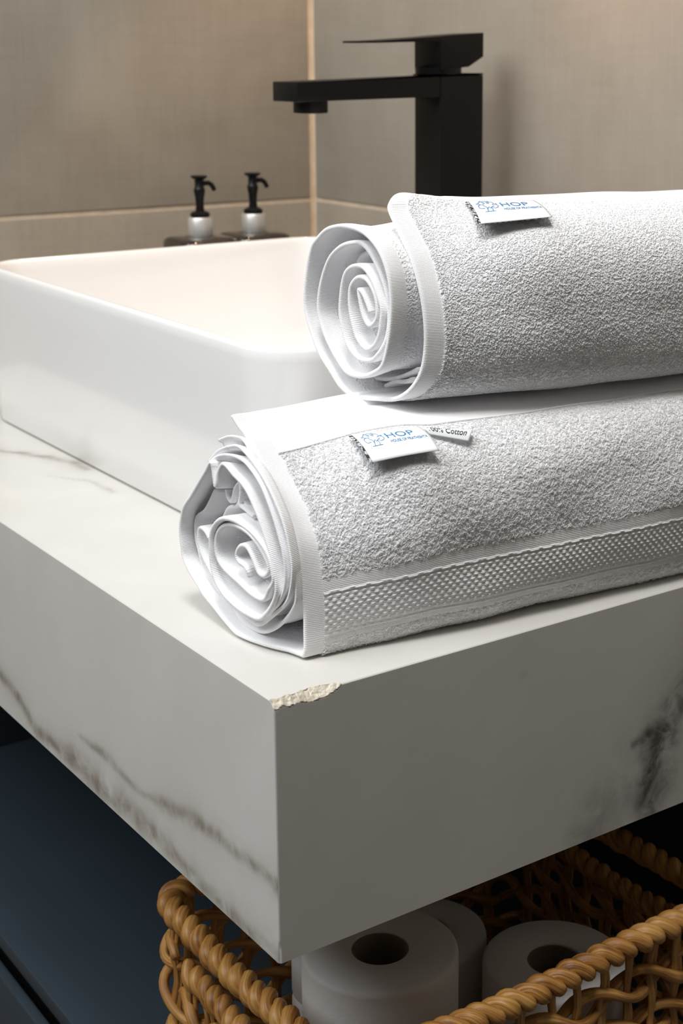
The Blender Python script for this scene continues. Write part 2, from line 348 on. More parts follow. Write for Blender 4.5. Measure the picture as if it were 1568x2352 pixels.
class Roll:
    """cross-section traced at the open end of a rolled towel, easing into a fuller section along x"""
    def __init__(s, traces, c0, c1, half, n, tend, zmin, xref, ease=.09):
        s.xref = xref
        s.c0, s.c1, s.half, s.n, s.tend, s.zmin, s.ease = np.array(c0), np.array(c1), half, n, tend, zmin, ease
        s.F = {k: spline(v, .0013) for k, v in traces.items()}
        bins = np.zeros(72)
        for F in [v for k, v in s.F.items() if k[1] == '0']:
            d = F[:, 1:]-s.c0; a = (np.arctan2(d[:, 1], d[:, 0]) % (2*math.pi)); r = np.linalg.norm(d, axis=1)
            np.maximum.at(bins, (a/(2*math.pi)*72).astype(int) % 72, r)
        for _ in range(3):
            z = bins == 0; m = (np.roll(bins, 1)+np.roll(bins, -1))/2; bins = np.where(z, m, bins)
        k = np.array([.25, .5, .25])
        for _ in range(2):
            sm = sum(w*np.roll(bins, i) for w, i in zip(k, (-1, 0, 1))); bins = np.maximum(bins*.5+sm*.5, sm)
        s.bins = bins
    def Rf(s, a):
        x = (a % (2*math.pi))/(2*math.pi)*72-.5; i = np.floor(x).astype(int); f = x-i
        return s.bins[i % 72]*(1-f)+s.bins[(i+1) % 72]*f
    def Rt(s, a):
        h, v = s.half; n = np.where(np.sin(a) < 0, s.n[0], s.n[1]); return (np.abs(np.cos(a)/h)**n+np.abs(np.sin(a)/v)**n)**(-1/n)
    def sec(s, F, t, inner=0.):     # inner: scalar or per-point shrink of the turns that lie inside the skin
        d = F[:, 1:]-s.c0; a = np.arctan2(d[:, 1], d[:, 0]); r = np.linalg.norm(d, axis=1)
        x = F[:, 0]+t; te = np.maximum(x-s.xref, 0); w = sstep(0, 1, te/s.ease)
        g = (1-w)+w*s.Rt(a)/s.Rf(a)
        r2 = r*g*(1-inner*sstep(s.xref-.016, s.xref+.006, x))
        c = s.c0+(s.c1-s.c0)*(te/s.tend)[:, None]
        cap = ((1-w)*s.Rf(a)+w*s.Rt(a)); isin = np.asarray(inner)*np.ones(len(F)) > 1e-4
        k = sstep(s.xref-.006, s.xref+.002, x)
        r2 = np.where(isin, np.minimum(r2, cap*(1-(.075*k))+(1-k)*.02), r2)
        return np.stack([x, c[:, 0]+r2*np.cos(a), np.maximum(c[:, 1]+r2*np.sin(a), s.zmin)], 1)
    def grid(s, key, T, inner=0., seed=1, amp=.0):
        F = s.F[key]; G = np.stack([s.sec(F, t, inner) for t in T], 0)     # (T,S,3)
        S = np.r_[0, np.cumsum(np.linalg.norm(np.diff(G[-1][:, 1:], axis=0), axis=1))]
        tan = np.gradient(G, axis=1); N = np.stack([np.zeros_like(tan[..., 0]), -tan[..., 2], tan[..., 1]], -1)
        N /= np.maximum(np.linalg.norm(N, axis=-1, keepdims=True), 1e-9)
        # trace runs clockwise seen from the end: outward normal is (-tz,ty) sign fixed by caller
        if amp:
            W = wob(S[None, :], np.asarray(T)[:, None], seed)*amp*sstep(.0, .05, np.asarray(T))[:, None]
            G = G+N*W[..., None]
            G[..., 2] = np.maximum(G[..., 2], s.zmin)
        return G, N, S

ct = counter()
tag(ct, 'thick white marble-look countertop with grey veins and a chipped front corner', 'countertop')

# ------------------------------------------------------------------ open vanity cabinet below: shelf and drawer
cab = empty('vanity_cabinet', (.3, .48, FZ)); tag(cab, 'dark navy vanity cabinet with open shelf and drawer under the marble countertop', 'cabinet')
b = MB(); b.box((.030, .0, -.4635), (.625, YW-.004, -.4485), .0008); b.build('shelf', M_NAVY, cab, True, 30)
b = MB(); b.box((.605, .0, -.4480), (.625, YW-.026, -HC-.001), .0008); b.build('back_panel', M_NAVY, cab, True, 30)
b = MB(); b.box((.10, YW-.024, -.4480), (.625, YW-.004, -HC-.001), .0008); b.build('side_panel', M_NAVY, cab, True, 30)
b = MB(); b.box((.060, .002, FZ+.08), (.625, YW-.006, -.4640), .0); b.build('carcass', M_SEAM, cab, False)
b = MB(); b.box((.026, .0, FZ+.10), (.0360, YW-.004, -.4895), .0006); dr = b.build('drawer', M_NAVY, cab, True, 30)
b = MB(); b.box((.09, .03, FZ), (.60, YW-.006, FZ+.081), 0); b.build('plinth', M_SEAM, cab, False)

# ------------------------------------------------------------------ vessel basin
def rrect(x0, y0, x1, y1, r, n=14):
    P = []
    for cx, cy, a0 in ((x1-r, y1-r, 0), (x0+r, y1-r, 90), (x0+r, y0+r, 180), (x1-r, y0+r, 270)):
        for k in range(n): a = math.radians(a0+90*k/(n-1)); P.append((cx+r*math.cos(a), cy+r*math.sin(a)))
    # densify straights
    out = []
    for i, p in enumerate(P):
        q = P[(i+1) % len(P)]; d = math.dist(p, q); m_ = max(1, int(d/.03))
        for k in range(m_): out.append((p[0]+(q[0]-p[0])*k/m_, p[1]+(q[1]-p[1])*k/m_))
    return out
def basin():
    e = empty('vessel_basin', (.325, .49, 0)); tag(e, 'rectangular white ceramic vessel basin with thin rim standing on the countertop', 'basin')
    x0, y0, x1, y1 = .1190, .1975, .530, .782
    prof = [(.012, .0005, .04), (.0055, .0012, .043), (.0035, .004, .045), (.0022, .03, .046), (.0, .12, .047), (-.0002, .146, .047), (.0002, .1525, .047), (.0016, .1555, .046), (.0040, .1567, .045), (.0065, .1556, .043), (.0080, .1525, .042),
            (.0090, .146, .041), (.012, .11, .040), (.016, .06, .042), (.022, .036, .048), (.034, .022, .055), (.055, .0165, .06), (.11, .0145, .06), (.17, .0135, .02), (.195, .0132, .005)]
    B = []; ref = None
    for ins, z, r in prof:
        R = rrect(x0+ins, y0+ins, x1-ins, y1-ins, max(r-ins*.25, .003), 14)
        if ref is None: ref = len(R)
        # resample each loop to equal count by parameter of the outer loop
        L = np.array(R+[R[0]]); d = np.r_[0, np.cumsum(np.hypot(*np.diff(L, axis=0).T))]
        c = rrect(x0, y0, x1, y1, .047, 14); Lc = np.array(c+[c[0]]); dc = np.r_[0, np.cumsum(np.hypot(*np.diff(Lc, axis=0).T))]/1.
        u = dc[:-1]/dc[-1]*d[-1]
        ang_fix = np.stack([np.interp(u, d, L[:, 0]), np.interp(u, d, L[:, 1])], 1)
        B.append(np.c_[ang_fix, np.full(len(u), z)])
    n = len(B[0]); V = np.concatenate(B); Q = grid_quads(len(B), n, True)
    F = [tuple(q) for q in Q]+[tuple(range(n))[::-1], tuple((len(B)-1)*n+k for k in range(n))]
    mesh('bowl', V, F, M_CERAMIC, e)
    b = MB(); b.lathe([(.0, .0), (.020, .0), (.031, .0008), (.0325, .0022), (.030, .0036), (.018, .0042), (.0, .0042)], (.325, .49, .0133), 40, cap=False); b.build('drain_cover', M_SILVER, e)
basin()

# ------------------------------------------------------------------ tap
tap = empty('basin_tap', (.561, .584, 0)); tag(tap, 'matt black square single lever tap standing behind the white basin', 'tap')
ya, yb = .560, .606
b = MB(); b.box((.5337, ya, 0), (.5888, yb, .3395), .0012); b.build('column', M_BLACK, tap, True, 30)
b = MB(); b.prism([(.3630, .3152), (.5330, .3180), (.5330, .3395), (.5888, .3405), (.5888, .3408), (.3630, .3340)], ya-.0001, yb+.0001, .0010); b.build('spout', M_BLACK, tap, True, 30)
b = MB(); b.lathe([(.0165, .304), (.0170, .305), (.0170, .3165)], (.392, .583, 0), 36); b.lathe([(.0120, .3035), (.0135, .3045)], (.392, .583, 0), 24); b.build('aerator', M_BLACK, tap, True, 30)
b = MB(); b.box((.528, ya-.004+.004, 0-.0), (.594, yb, .003), .0008); b.build('base_plate', M_BLACK, tap, True, 30)
b = MB(); b.lathe([(.0235, .3400), (.0240, .3405), (.0240, .3470), (.0225, .3475)], (.5475, .583, 0), 40); b.build('cartridge_ring', M_BLACK, tap, True, 30)
b = MB(); b.prism([(.5337, .3445), (.5700, .3480), (.5886, .3582), (.5886, .3824), (.5500, .3800), (.5337, .3785), (.4600, .3735), (.4447, .3733), (.4447, .3712), (.4600, .3712), (.5337, .3735)], ya+.000, yb, .0006); b.build('lever_handle', M_BLACK, tap, True, 30)

# ------------------------------------------------------------------ soap dispensers
def dispenser(cx, cy, label):
    e = empty('soap_dispenser', (cx, cy, 0)); tag(e, label, 'soap dispenser', 'black pump bottles behind the basin')
    B = []
    for ins, z in ((.003, 0.0004), (.0005, .002), (0, .006), (0, .1465), (.0009, .1500), (.0030, .1525), (.0065, .1538), (.015, .1546), (.0215, .1552), (.0225, .1565)):
        h = .0355-ins; r = min(h*.999, .012+ins*.9)
        R = rrect(cx-h, cy-h, cx+h, cy+h, r, 9)[:]
        # fixed count resample
        L = np.array(R+[R[0]]); d = np.r_[0, np.cumsum(np.hypot(*np.diff(L, axis=0).T))]; u = np.linspace(0, d[-1], 57)[:-1]
        B.append(np.c_[np.interp(u, d, L[:, 0]), np.interp(u, d, L[:, 1]), np.full(56, z)])
    V = np.concatenate(B); F = [tuple(q) for q in grid_quads(len(B), 56, True)]+[tuple(range(56))[::-1], tuple(9*56+k for k in range(56))]
    mesh('bottle', V, F, M_BOTTLE, e)
    b = MB(); b.lathe([(.0135, .1540), (.0141, .1550), (.0141, .1748), (.0132, .1762), (.010, .1762)], (cx, cy, 0), 40); b.build('collar', M_SILVER, e, True, 40)
    b = MB(); b.lathe([(.0105, .1762), (.0112, .1772), (.0112, .1806), (.0085, .1825), (.0052, .1835), (.0046, .190), (.0052, .199), (.0062, .2035), (.0066, .207), (.0060, .2095), (.0052, .2105), (.0052, .2190), (.0078, .2208), (.0096, .2222), (.0096, .2236), (.0085, .2240), (.002, .2240)], (cx, cy, 0), 36)
    b.build('pump', M_BLACK, e, True, 50)
    b = MB(); P = [(cx+t, cy, z) for t, z in ((.003, .2140), (.008, .2150), (.012, .2150), (.0155, .2130), (.018, .2095), (.0195, .2062))]; b.tube(P, [.0030, .0030, .0029, .0028, .0027, .0026], 14); b.build('nozzle', M_BLACK, e, True, 60)
dispenser(.4180, .870, 'dark brown pump bottle with silver collar, left one behind the basin')
dispenser(.4900, .873, 'dark brown pump bottle with silver collar, right one nearer the wall corner')

# ------------------------------------------------------------------ towels
LOWER = {'L0': [(0.04,0.115,0.1388), (0.041,0.1077,0.1327), (0.042,0.0973,0.1271), (0.043,0.086,0.1167), (0.044,0.0704,0.1005), (0.045,0.0574,0.0847), (0.045,0.0481,0.0708), (0.045,0.0433,0.0533), (0.045,0.0407,0.0352), (0.045,0.0406,0.0193), (0.045,0.0415,0.0062), (0.044,0.0471,-0.0018), (0.042,0.0556,-0.0052), (0.038,0.0644,-0.0049), (0.034,0.0757,-0.0024), (0.031,0.0889,0.0012), (0.03,0.0998,0.0032), (0.03,0.1151,0.0074), (0.03,0.1282,0.0119), (0.03,0.1401,0.0157), (0.03,0.1508,0.0215), (0.03,0.1616,0.0274), (0.03,0.1683,0.0338), (0.03,0.1703,0.0416), (0.03,0.1716,0.0516), (0.03,0.1689,0.0619), (0.03,0.1643,0.0699), (0.03,0.1538,0.0798), (0.03,0.1435,0.0903), (0.03,0.1334,0.1005), (0.03,0.1264,0.108), (0.031,0.1256,0.1041), (0.031,0.1242,0.0979), (0.031,0.1231,0.0929), (0.031,0.1208,0.0961), (0.031,0.1187,0.103), (0.031,0.1112,0.1102), (0.031,0.0987,0.1063), (0.031,0.084,0.1008), (0.031,0.0724,0.0904), (0.031,0.0633,0.0789), (0.031,0.0556,0.0666), (0.031,0.0511,0.0553), (0.031,0.0496,0.045), (0.031,0.0545,0.0354), (0.03,0.0614,0.0271), (0.029,0.0683,0.0223), (0.028,0.0801,0.0217), (0.028,0.0952,0.0224), (0.028,0.1104,0.0257), (0.028,0.1206,0.032), (0.028,0.1256,0.0413), (0.028,0.1263,0.0511), (0.028,0.1255,0.06), (0.028,0.1211,0.0677), (0.028,0.1115,0.0747), (0.029,0.1017,0.0771), (0.031,0.0915,0.0761), (0.031,0.078,0.0744), (0.03,0.0643,0.0707), (0.03,0.0568,0.0652), (0.03,0.0525,0.057), (0.03,0.0516,0.0503), (0.03,0.0571,0.0437), (0.03,0.0634,0.0357), (0.03,0.0769,0.0346), (0.03,0.0929,0.0377), (0.03,0.1106,0.0411), (0.03,0.1195,0.0453), (0.03,0.1225,0.0518), (0.03,0.1213,0.0607), (0.03,0.1143,0.0684), (0.031,0.1056,0.0721), (0.031,0.0928,0.0738), (0.031,0.0805,0.0725), (0.031,0.0709,0.0687), (0.031,0.0634,0.0638), (0.031,0.0588,0.0594), (0.031,0.0578,0.0553), (0.031,0.0633,0.0505), (0.031,0.0699,0.0505), (0.031,0.074,0.0545), (0.031,0.0787,0.0596), (0.031,0.0846,0.0634), (0.031,0.0922,0.0617), (0.031,0.0975,0.0557), (0.031,0.0953,0.0511), (0.031,0.0878,0.05), (0.031,0.0842,0.0478), (0.032,0.0836,0.0438)],
'LA': [(0.039,0.1317,0.1227), (0.039,0.1197,0.1274), (0.039,0.1094,0.1295), (0.039,0.0993,0.1296), (0.039,0.0897,0.1234), (0.039,0.078,0.1134), (0.039,0.0619,0.1009), (0.039,0.0508,0.0881), (0.039,0.0421,0.0749), (0.039,0.0375,0.0594), (0.039,0.0369,0.0408), (0.039,0.0412,0.0319), (0.039,0.0508,0.0216), (0.039,0.063,0.0123), (0.039,0.0779,0.0049), (0.039,0.0929,0.0027), (0.039,0.1094,0.0041), (0.039,0.1263,0.007), (0.039,0.1395,0.0119), (0.039,0.1514,0.0187), (0.039,0.1613,0.027), (0.039,0.1654,0.0356), (0.039,0.1693,0.0442), (0.039,0.1699,0.0524), (0.039,0.1675,0.0606), (0.039,0.1552,0.0685), (0.039,0.1464,0.078), (0.039,0.1398,0.0863)],
'LB': [(0.036,0.1404,0.1056), (0.036,0.1279,0.1151), (0.036,0.112,0.1217), (0.036,0.0992,0.1241), (0.036,0.0847,0.1193), (0.036,0.0682,0.1099), (0.036,0.0535,0.0966), (0.036,0.0447,0.0846), (0.036,0.0385,0.069), (0.036,0.0371,0.0582), (0.036,0.0404,0.0448), (0.036,0.0465,0.0354), (0.036,0.0598,0.0246), (0.036,0.0773,0.0123), (0.036,0.0897,0.011), (0.036,0.1049,0.0129), (0.036,0.1203,0.017), (0.036,0.132,0.0223), (0.036,0.1437,0.0298), (0.036,0.1536,0.0374), (0.036,0.1583,0.0443), (0.036,0.1586,0.0525), (0.036,0.1558,0.0563), (0.036,0.1489,0.0557), (0.036,0.143,0.0518)],
'LC': [(0.034,0.1346,0.1065), (0.034,0.1243,0.1123), (0.034,0.1112,0.1161), (0.034,0.0985,0.1173), (0.034,0.0862,0.1155), (0.034,0.0709,0.1071), (0.034,0.0595,0.0949), (0.034,0.0507,0.0816), (0.034,0.0443,0.0684), (0.034,0.0424,0.0559), (0.034,0.0451,0.0451), (0.034,0.0525,0.0347), (0.034,0.0636,0.0255)],
'LD': [(0.04,0.1262,0.09), (0.04,0.1245,0.0851), (0.04,0.1207,0.0831), (0.04,0.1173,0.0869), (0.04,0.1143,0.0934), (0.04,0.1077,0.0989), (0.04,0.1067,0.0926), (0.04,0.1084,0.0844), (0.04,0.1009,0.0824), (0.04,0.0898,0.08)],
'LE': [(0.043,0.1369,0.0682), (0.043,0.1298,0.076), (0.043,0.1178,0.0809), (0.043,0.1136,0.0872), (0.043,0.1108,0.0924), (0.043,0.1073,0.0868), (0.043,0.1037,0.0824), (0.043,0.0938,0.0803)]}
UPPER = {'U0': [(0.19,0.124,0.2685), (0.172,0.113,0.2715), (0.157,0.1055,0.2705), (0.149,0.0995,0.2665), (0.1465,0.0955,0.261), (0.146,0.0811,0.2452), (0.146,0.0714,0.2336), (0.146,0.0645,0.2205), (0.146,0.0595,0.2067), (0.146,0.0567,0.1912), (0.146,0.057,0.1772), (0.145,0.0588,0.1655), (0.143,0.063,0.156), (0.14,0.0697,0.1481), (0.137,0.0788,0.1432), (0.132,0.0896,0.1422), (0.13,0.104,0.1405), (0.128,0.1116,0.14), (0.126,0.124,0.1451), (0.125,0.1345,0.1539), (0.125,0.1479,0.1639), (0.125,0.1588,0.1786), (0.125,0.1642,0.1901), (0.125,0.165,0.2016), (0.125,0.1614,0.2189), (0.125,0.156,0.2328), (0.125,0.1496,0.2394), (0.126,0.1399,0.2465), (0.126,0.1278,0.25), (0.126,0.116,0.2513), (0.126,0.1021,0.2506), (0.126,0.0908,0.2476), (0.126,0.0798,0.2411), (0.126,0.0722,0.2326), (0.126,0.0671,0.2219), (0.126,0.065,0.2078), (0.126,0.0659,0.1951), (0.126,0.0688,0.1821), (0.126,0.075,0.1677), (0.126,0.0851,0.1608), (0.126,0.0989,0.1561), (0.126,0.1154,0.1557), (0.126,0.1273,0.1624), (0.126,0.1393,0.1733), (0.126,0.147,0.1843), (0.126,0.1499,0.1933), (0.126,0.1484,0.2049), (0.126,0.1428,0.2182), (0.126,0.1343,0.2297), (0.126,0.1221,0.2375), (0.127,0.1107,0.2411), (0.13,0.1037,0.241), (0.13,0.0947,0.2368), (0.13,0.0858,0.2283), (0.13,0.0792,0.2189), (0.13,0.0749,0.2093), (0.13,0.0733,0.1981), (0.129,0.0736,0.1874), (0.128,0.0767,0.1794), (0.127,0.082,0.1728), (0.127,0.0894,0.1681), (0.127,0.1026,0.1669), (0.127,0.1143,0.1723), (0.127,0.1206,0.1806), (0.127,0.1244,0.1914), (0.127,0.1247,0.1999), (0.127,0.122,0.2134), (0.127,0.1169,0.2221), (0.127,0.1075,0.2266), (0.127,0.0971,0.2266), (0.127,0.0882,0.2206), (0.127,0.0816,0.2119), (0.127,0.077,0.203), (0.127,0.0778,0.1946), (0.127,0.0796,0.1873), (0.127,0.083,0.1811), (0.127,0.0887,0.1763), (0.127,0.0956,0.1746), (0.127,0.1047,0.1797), (0.127,0.1091,0.1869), (0.127,0.1127,0.1962), (0.127,0.1137,0.2046), (0.127,0.1118,0.2133), (0.127,0.1041,0.2194), (0.127,0.095,0.2198), (0.127,0.0877,0.215), (0.127,0.0833,0.2085), (0.127,0.0819,0.2004), (0.127,0.084,0.1944), (0.127,0.0897,0.1904), (0.127,0.0948,0.1922), (0.127,0.0993,0.1987), (0.127,0.1018,0.2061), (0.127,0.1029,0.2118), (0.127,0.0985,0.2104), (0.127,0.094,0.2052), (0.127,0.0896,0.1987)],
'UA': [(0.14,0.1236,0.2272), (0.14,0.1188,0.2323), (0.14,0.1095,0.2352), (0.14,0.1027,0.2307), (0.14,0.0949,0.222)],
'UB': [(0.152,0.1357,0.1435), (0.152,0.113,0.1447), (0.152,0.0957,0.1488), (0.152,0.0822,0.1541), (0.152,0.0712,0.1593)],
'UC': [(0.15,0.1067,0.1414), (0.15,0.0951,0.1462), (0.15,0.0838,0.1482), (0.15,0.075,0.1517)],
'UD': [(0.182,0.124,0.2725), (0.17,0.115,0.2755), (0.16,0.107,0.276), (0.154,0.101,0.2735), (0.151,0.0975,0.2705)]}
def lin_T(L): return np.r_[0, .0004, .0010, .0025, .005, .0075, .010, .0115, .0125, .0135, .015, .0175, np.arange(.021, L, .0045), L]
def sheets(R, keys, L, head, name, parent, amps, shrink, band=None, fold=(.35, .42)):
    T = lin_T(L); VV = []; QQ = []; UV = []; FL = []; HD = []; base = 0
    h = np.interp(T, [0, .0004, .001, .003, .0125, .015, .02, L], [.0004, .0011, .0015, .0016, .0015, .0018, .0020, .0020])
    for key in keys:
        main = key[1] == '0'
        nF = len(R.F[key]); inn = shrink*sstep(fold[0], fold[1], np.arange(nF)*.0013) if main else (0. if key == 'UD' else shrink)
        G, N, S = R.grid(key, T, inn, 3, amps if main else amps*.5)
        if main:   # the inner turns keep a little air so the outer skin stays clear of them
            pass
        hh = h[:, None, None]*(1. if main else .85)
        if band is not None and main:
            b0 = band[0](T)[:, None]; k = ((S[None, :] > b0) & (S[None, :] < b0+band[1]) & (T[:, None] > .016))[..., None]; hh = np.where(k, np.minimum(hh, .0016), hh)
        A = G-N*hh; Bk = G+N*np.minimum(hh, .0016)
        A[..., 2] = np.maximum(A[..., 2], R.zmin-.0022); nT, nS = G.shape[:2]
        V = np.concatenate([A.reshape(-1, 3), Bk.reshape(-1, 3)]); q = grid_quads(nT, nS)
        o2 = nT*nS; Qs = [q, q[:, ::-1]+o2]
        c = np.arange(nS-1); Qs.append(np.stack([c, c+o2, c+1+o2, c+1], 1)); e0 = (nT-1)*nS
        Qs.append(np.stack([e0+c, e0+c+1, e0+c+1+o2, e0+c+o2], 1))
        r = np.arange(nT-1)*nS
        Qs.append(np.stack([r, r+nS, r+nS+o2, r+o2], 1)); Qs.append(np.stack([r+nS-1, r+nS-1+o2, r+2*nS-1+o2, r+2*nS-1], 1))
        Qa = np.concatenate(Qs)+base
        uu, vv = np.meshgrid(S, T); f = (vv < .0128).astype(float)
        if main:
            hs = np.interp(T, *head)[:, None]; f = np.maximum(f, (uu < hs).astype(float))
        hd_ = np.r_[(f > (vv < .0128)).ravel(), (f > (vv < .0128)).ravel()].astype(float); HD.append(hd_)
        f = np.r_[f.ravel(), f.ravel()]; UV.append(np.stack([np.r_[uu.ravel(), uu.ravel()], np.r_[vv.ravel(), vv.ravel()]], 1)); FL.append(f)
        VV.append(V); QQ.append(Qa); base += len(V)
    o = fast_mesh(name, np.concatenate(VV), np.concatenate(QQ), M_TERRY, parent)
    me = o.data; uvl = me.uv_layers.new(name='UVMap'); uv = np.concatenate(UV).astype(np.float32)
    vi = np.empty(len(me.loops), np.int32); me.loops.foreach_get('vertex_index', vi); uvl.data.foreach_set('uv', uv[vi].ravel())
    at = me.attributes.new('flat_weave', 'FLOAT', 'POINT'); at.data.foreach_set('value', np.concatenate(FL).astype(np.float32))
    at = me.attributes.new('heading', 'FLOAT', 'POINT'); at.data.foreach_set('value', np.concatenate(HD).astype(np.float32))
    return o
class Skin:       # sampler of the outer sheet
    def __init__(s, R, key, L, amp):
        s.T = np.arange(0, L+.004, .004); s.G, s.N, s.S = R.grid(key, s.T, 0., 3, amp); s.zmin = R.zmin
    def at(s, S, t):
        i = np.clip(t/.004, 0, len(s.T)-1.001); a = i.astype(int); fa = (i-a)[:, None]
        j = np.clip(np.interp(S, s.S, np.arange(len(s.S))), 0, len(s.S)-1.001); c = j.astype(int); fc = (j-c)[:, None]
        def g(A): return (A[a, c]*(1-fc)+A[a, c+1]*fc)*(1-fa)+(A[a+1, c]*(1-fc)+A[a+1, c+1]*fc)*fa
        n = -g(s.N); n /= np.maximum(np.linalg.norm(n, axis=1, keepdims=True), 1e-9); return g(s.G), n
def scatter(skin, S, t, name, parent, wd, ht, rad, lean, seed, off=.0022, nr=6):
    r = np.random.RandomState(seed); n = len(S); P, nn = skin.at(S, t); P = P+nn*off
    ex = np.zeros_like(P); ex[:, 0] = 1; es = np.cross(nn, ex)
    ph = r.uniform(0, 2*math.pi, n)[:, None]; d = ex*np.cos(ph)+es*np.sin(ph); side = np.cross(nn, d)
    W = r.uniform(.7, 1.3, n)[:, None]*wd; H = r.uniform(.6, 1.35, n)[:, None]*ht; ln = r.normal(0, lean, n)[:, None]
    th = np.linspace(-.15, math.pi+.25, nr); V = np.zeros((n, nr, 3, 3)); NV = np.zeros((n, nr, 3, 3)); C_ = []
    for k, a in enumerate(th):
        C_.append(P+d*(-math.cos(a))*W/2+nn*math.sin(a)*H+side*(math.sin(a)*ln*H+.25*W*math.sin(2*a)))
    for k in range(nr):
        tg = C_[min(k+1, nr-1)]-C_[max(k-1, 0)]; tg /= np.maximum(np.linalg.norm(tg, axis=1, keepdims=True), 1e-9)
        a1 = np.cross(tg, side); a1 /= np.maximum(np.linalg.norm(a1, axis=1, keepdims=True), 1e-6)
        for m_ in range(3):
            q = 2*math.pi*m_/3; o_ = a1*math.cos(q)+np.cross(tg, a1)*math.sin(q); V[:, k, m_] = C_[k]+o_*rad; NV[:, k, m_] = o_*.45+nn*.8
    V = V.reshape(-1, 3); V[:, 2] = np.maximum(V[:, 2], skin.zmin-.0024)
    q = grid_quads(nr, 3, True); Q = (q[None]+np.arange(n)[:, None, None]*nr*3).reshape(-1, 4)
    o = fast_mesh(name, V, Q, M_PILE, parent, False)
    NV = NV.reshape(-1, 3); NV /= np.linalg.norm(NV, axis=1, keepdims=True)
    return tag(o, kind='stuff')

class Patch:      # a small fabric tag: bilinear between four corners TL TR BR BL with a soft bow
    def __init__(s, c, bow=.0008, drop=.0): s.c = [np.array(p) for p in c]; s.bow = bow; s.drop = drop; n = np.cross(s.c[1]-s.c[0], s.c[3]-s.c[0]); s.n = -n/np.linalg.norm(n)
    def at(s, a, b_, e=0.):
        TL, TR, BR, BL = s.c; p = (TL*(1-a)+TR*a)*(1-b_)+(BL*(1-a)+BR*a)*b_
        return p+s.n*(e+s.bow*math.sin(math.pi*b_)+s.drop*math.sin(math.pi*a*1.0)*b_)
    def sheet(s, name, m, parent, e=0., th=.0004, inset=(0, 1, 0, 1)):
        nu, nv = 24, 14; V = []; a0, a1, b0, b1 = inset
        for k in (1, -1):
            for i in range(nv+1):
                for j in range(nu+1): V.append(s.at(a0+(a1-a0)*j/nu, b0+(b1-b0)*i/nv, e+k*th/2))
        q = grid_quads(nv+1, nu+1); o2 = (nv+1)*(nu+1); F = [tuple(x) for x in q]+[tuple(x[::-1]+o2) for x in q]
        for i in range(nv): F += [(i*(nu+1), (i+1)*(nu+1), (i+1)*(nu+1)+o2, i*(nu+1)+o2), (i*(nu+1)+nu, i*(nu+1)+nu+o2, (i+1)*(nu+1)+nu+o2, (i+1)*(nu+1)+nu)]
        for j in range(nu): F += [(j, j+o2, j+1+o2, j+1), (nv*(nu+1)+j, nv*(nu+1)+j+1, nv*(nu+1)+j+1+o2, nv*(nu+1)+j+o2)]
        return mesh(name, V, F, m, parent)
def text_mesh(s_, bold=0., shear=0.):
    cu = bpy.data.curves.new('txt', 'FONT'); cu.body = s_; cu.offset = bold; cu.shear = shear; cu.resolution_u = 4
    o = bpy.data.objects.new('txt', cu); COL.objects.link(o); dg = bpy.context.evaluated_depsgraph_get()
    me = bpy.data.meshes.new_from_object(o.evaluated_get(dg)); V = np.array([v.co[:] for v in me.vertices]); F = [tuple(p.vertices) for p in me.polygons]
    bpy.data.objects.remove(o); bpy.data.curves.remove(cu); bpy.data.meshes.remove(me); return V, F
def put_text(mb, patch, s_, a0, a1, b0, b1, e, bold=0., shear=0., tilt=0.):
    V, F = text_mesh(s_, bold, shear); lo = V.min(0); hi = V.max(0); out = []
    for v in V:
        u = (v[0]-lo[0])/(hi[0]-lo[0]); w_ = (v[1]-lo[1])/(hi[1]-lo[1]); out.append(patch.at(a0+(a1-a0)*u, b1+(b0-b1)*w_+tilt*u, e))
    mb.add(out, F)
def stroke(mb, patch, pts, w_, e, asp):
    P = np.array(pts, float)
    if len(P) > 2: P = spline(np.c_[np.zeros(len(P)), P], .03)[:, 1:]
    V = []; n = len(P)
    for i in range(n):
        t = P[min(i+1, n-1)]-P[max(i-1, 0)]; t = t/np.array([1/asp, 1.]); L = np.linalg.norm(t)+1e-9; nx, ny = -t[1]/L*w_/asp*1., t[0]/L*w_
        V += [patch.at(P[i][0]+nx, P[i][1]+ny, e), patch.at(P[i][0]-nx, P[i][1]-ny, e)]
    mb.add(V, [(2*i, 2*i+1, 2*i+3, 2*i+2) for i in range(n-1)])
_X = lambda u, v: (.93*((u-80)*328-(v-190)*255)/280065., (780*(v-190)+95*(u-80))/280065.)
TREE = [[(345, 378), (470, 358)], [(380, 374), (366, 345), (350, 318), (325, 298), (296, 292)], [(436, 364), (426, 335), (408, 316), (404, 308)],
        [(366, 340), (362, 318), (372, 300), (384, 314), (396, 320)], [(396, 320), (405, 300), (418, 285), (428, 278)],
        [(325, 328), (285, 340), (250, 320), (236, 292), (258, 270), (292, 278), (300, 270), (280, 262)],
        [(262, 276), (226, 262), (220, 236), (236, 212), (256, 216), (274, 236), (300, 246), (294, 232), (262, 226), (256, 210)],
        [(258, 206), (280, 196), (304, 204), (322, 226), (340, 246), (350, 228), (334, 212), (326, 226)],
        [(332, 212), (356, 202), (388, 210), (404, 226), (416, 246), (392, 262), (408, 258)],
        [(418, 248), (448, 250), (474, 266), (484, 288), (468, 308), (438, 314), (418, 300)]]
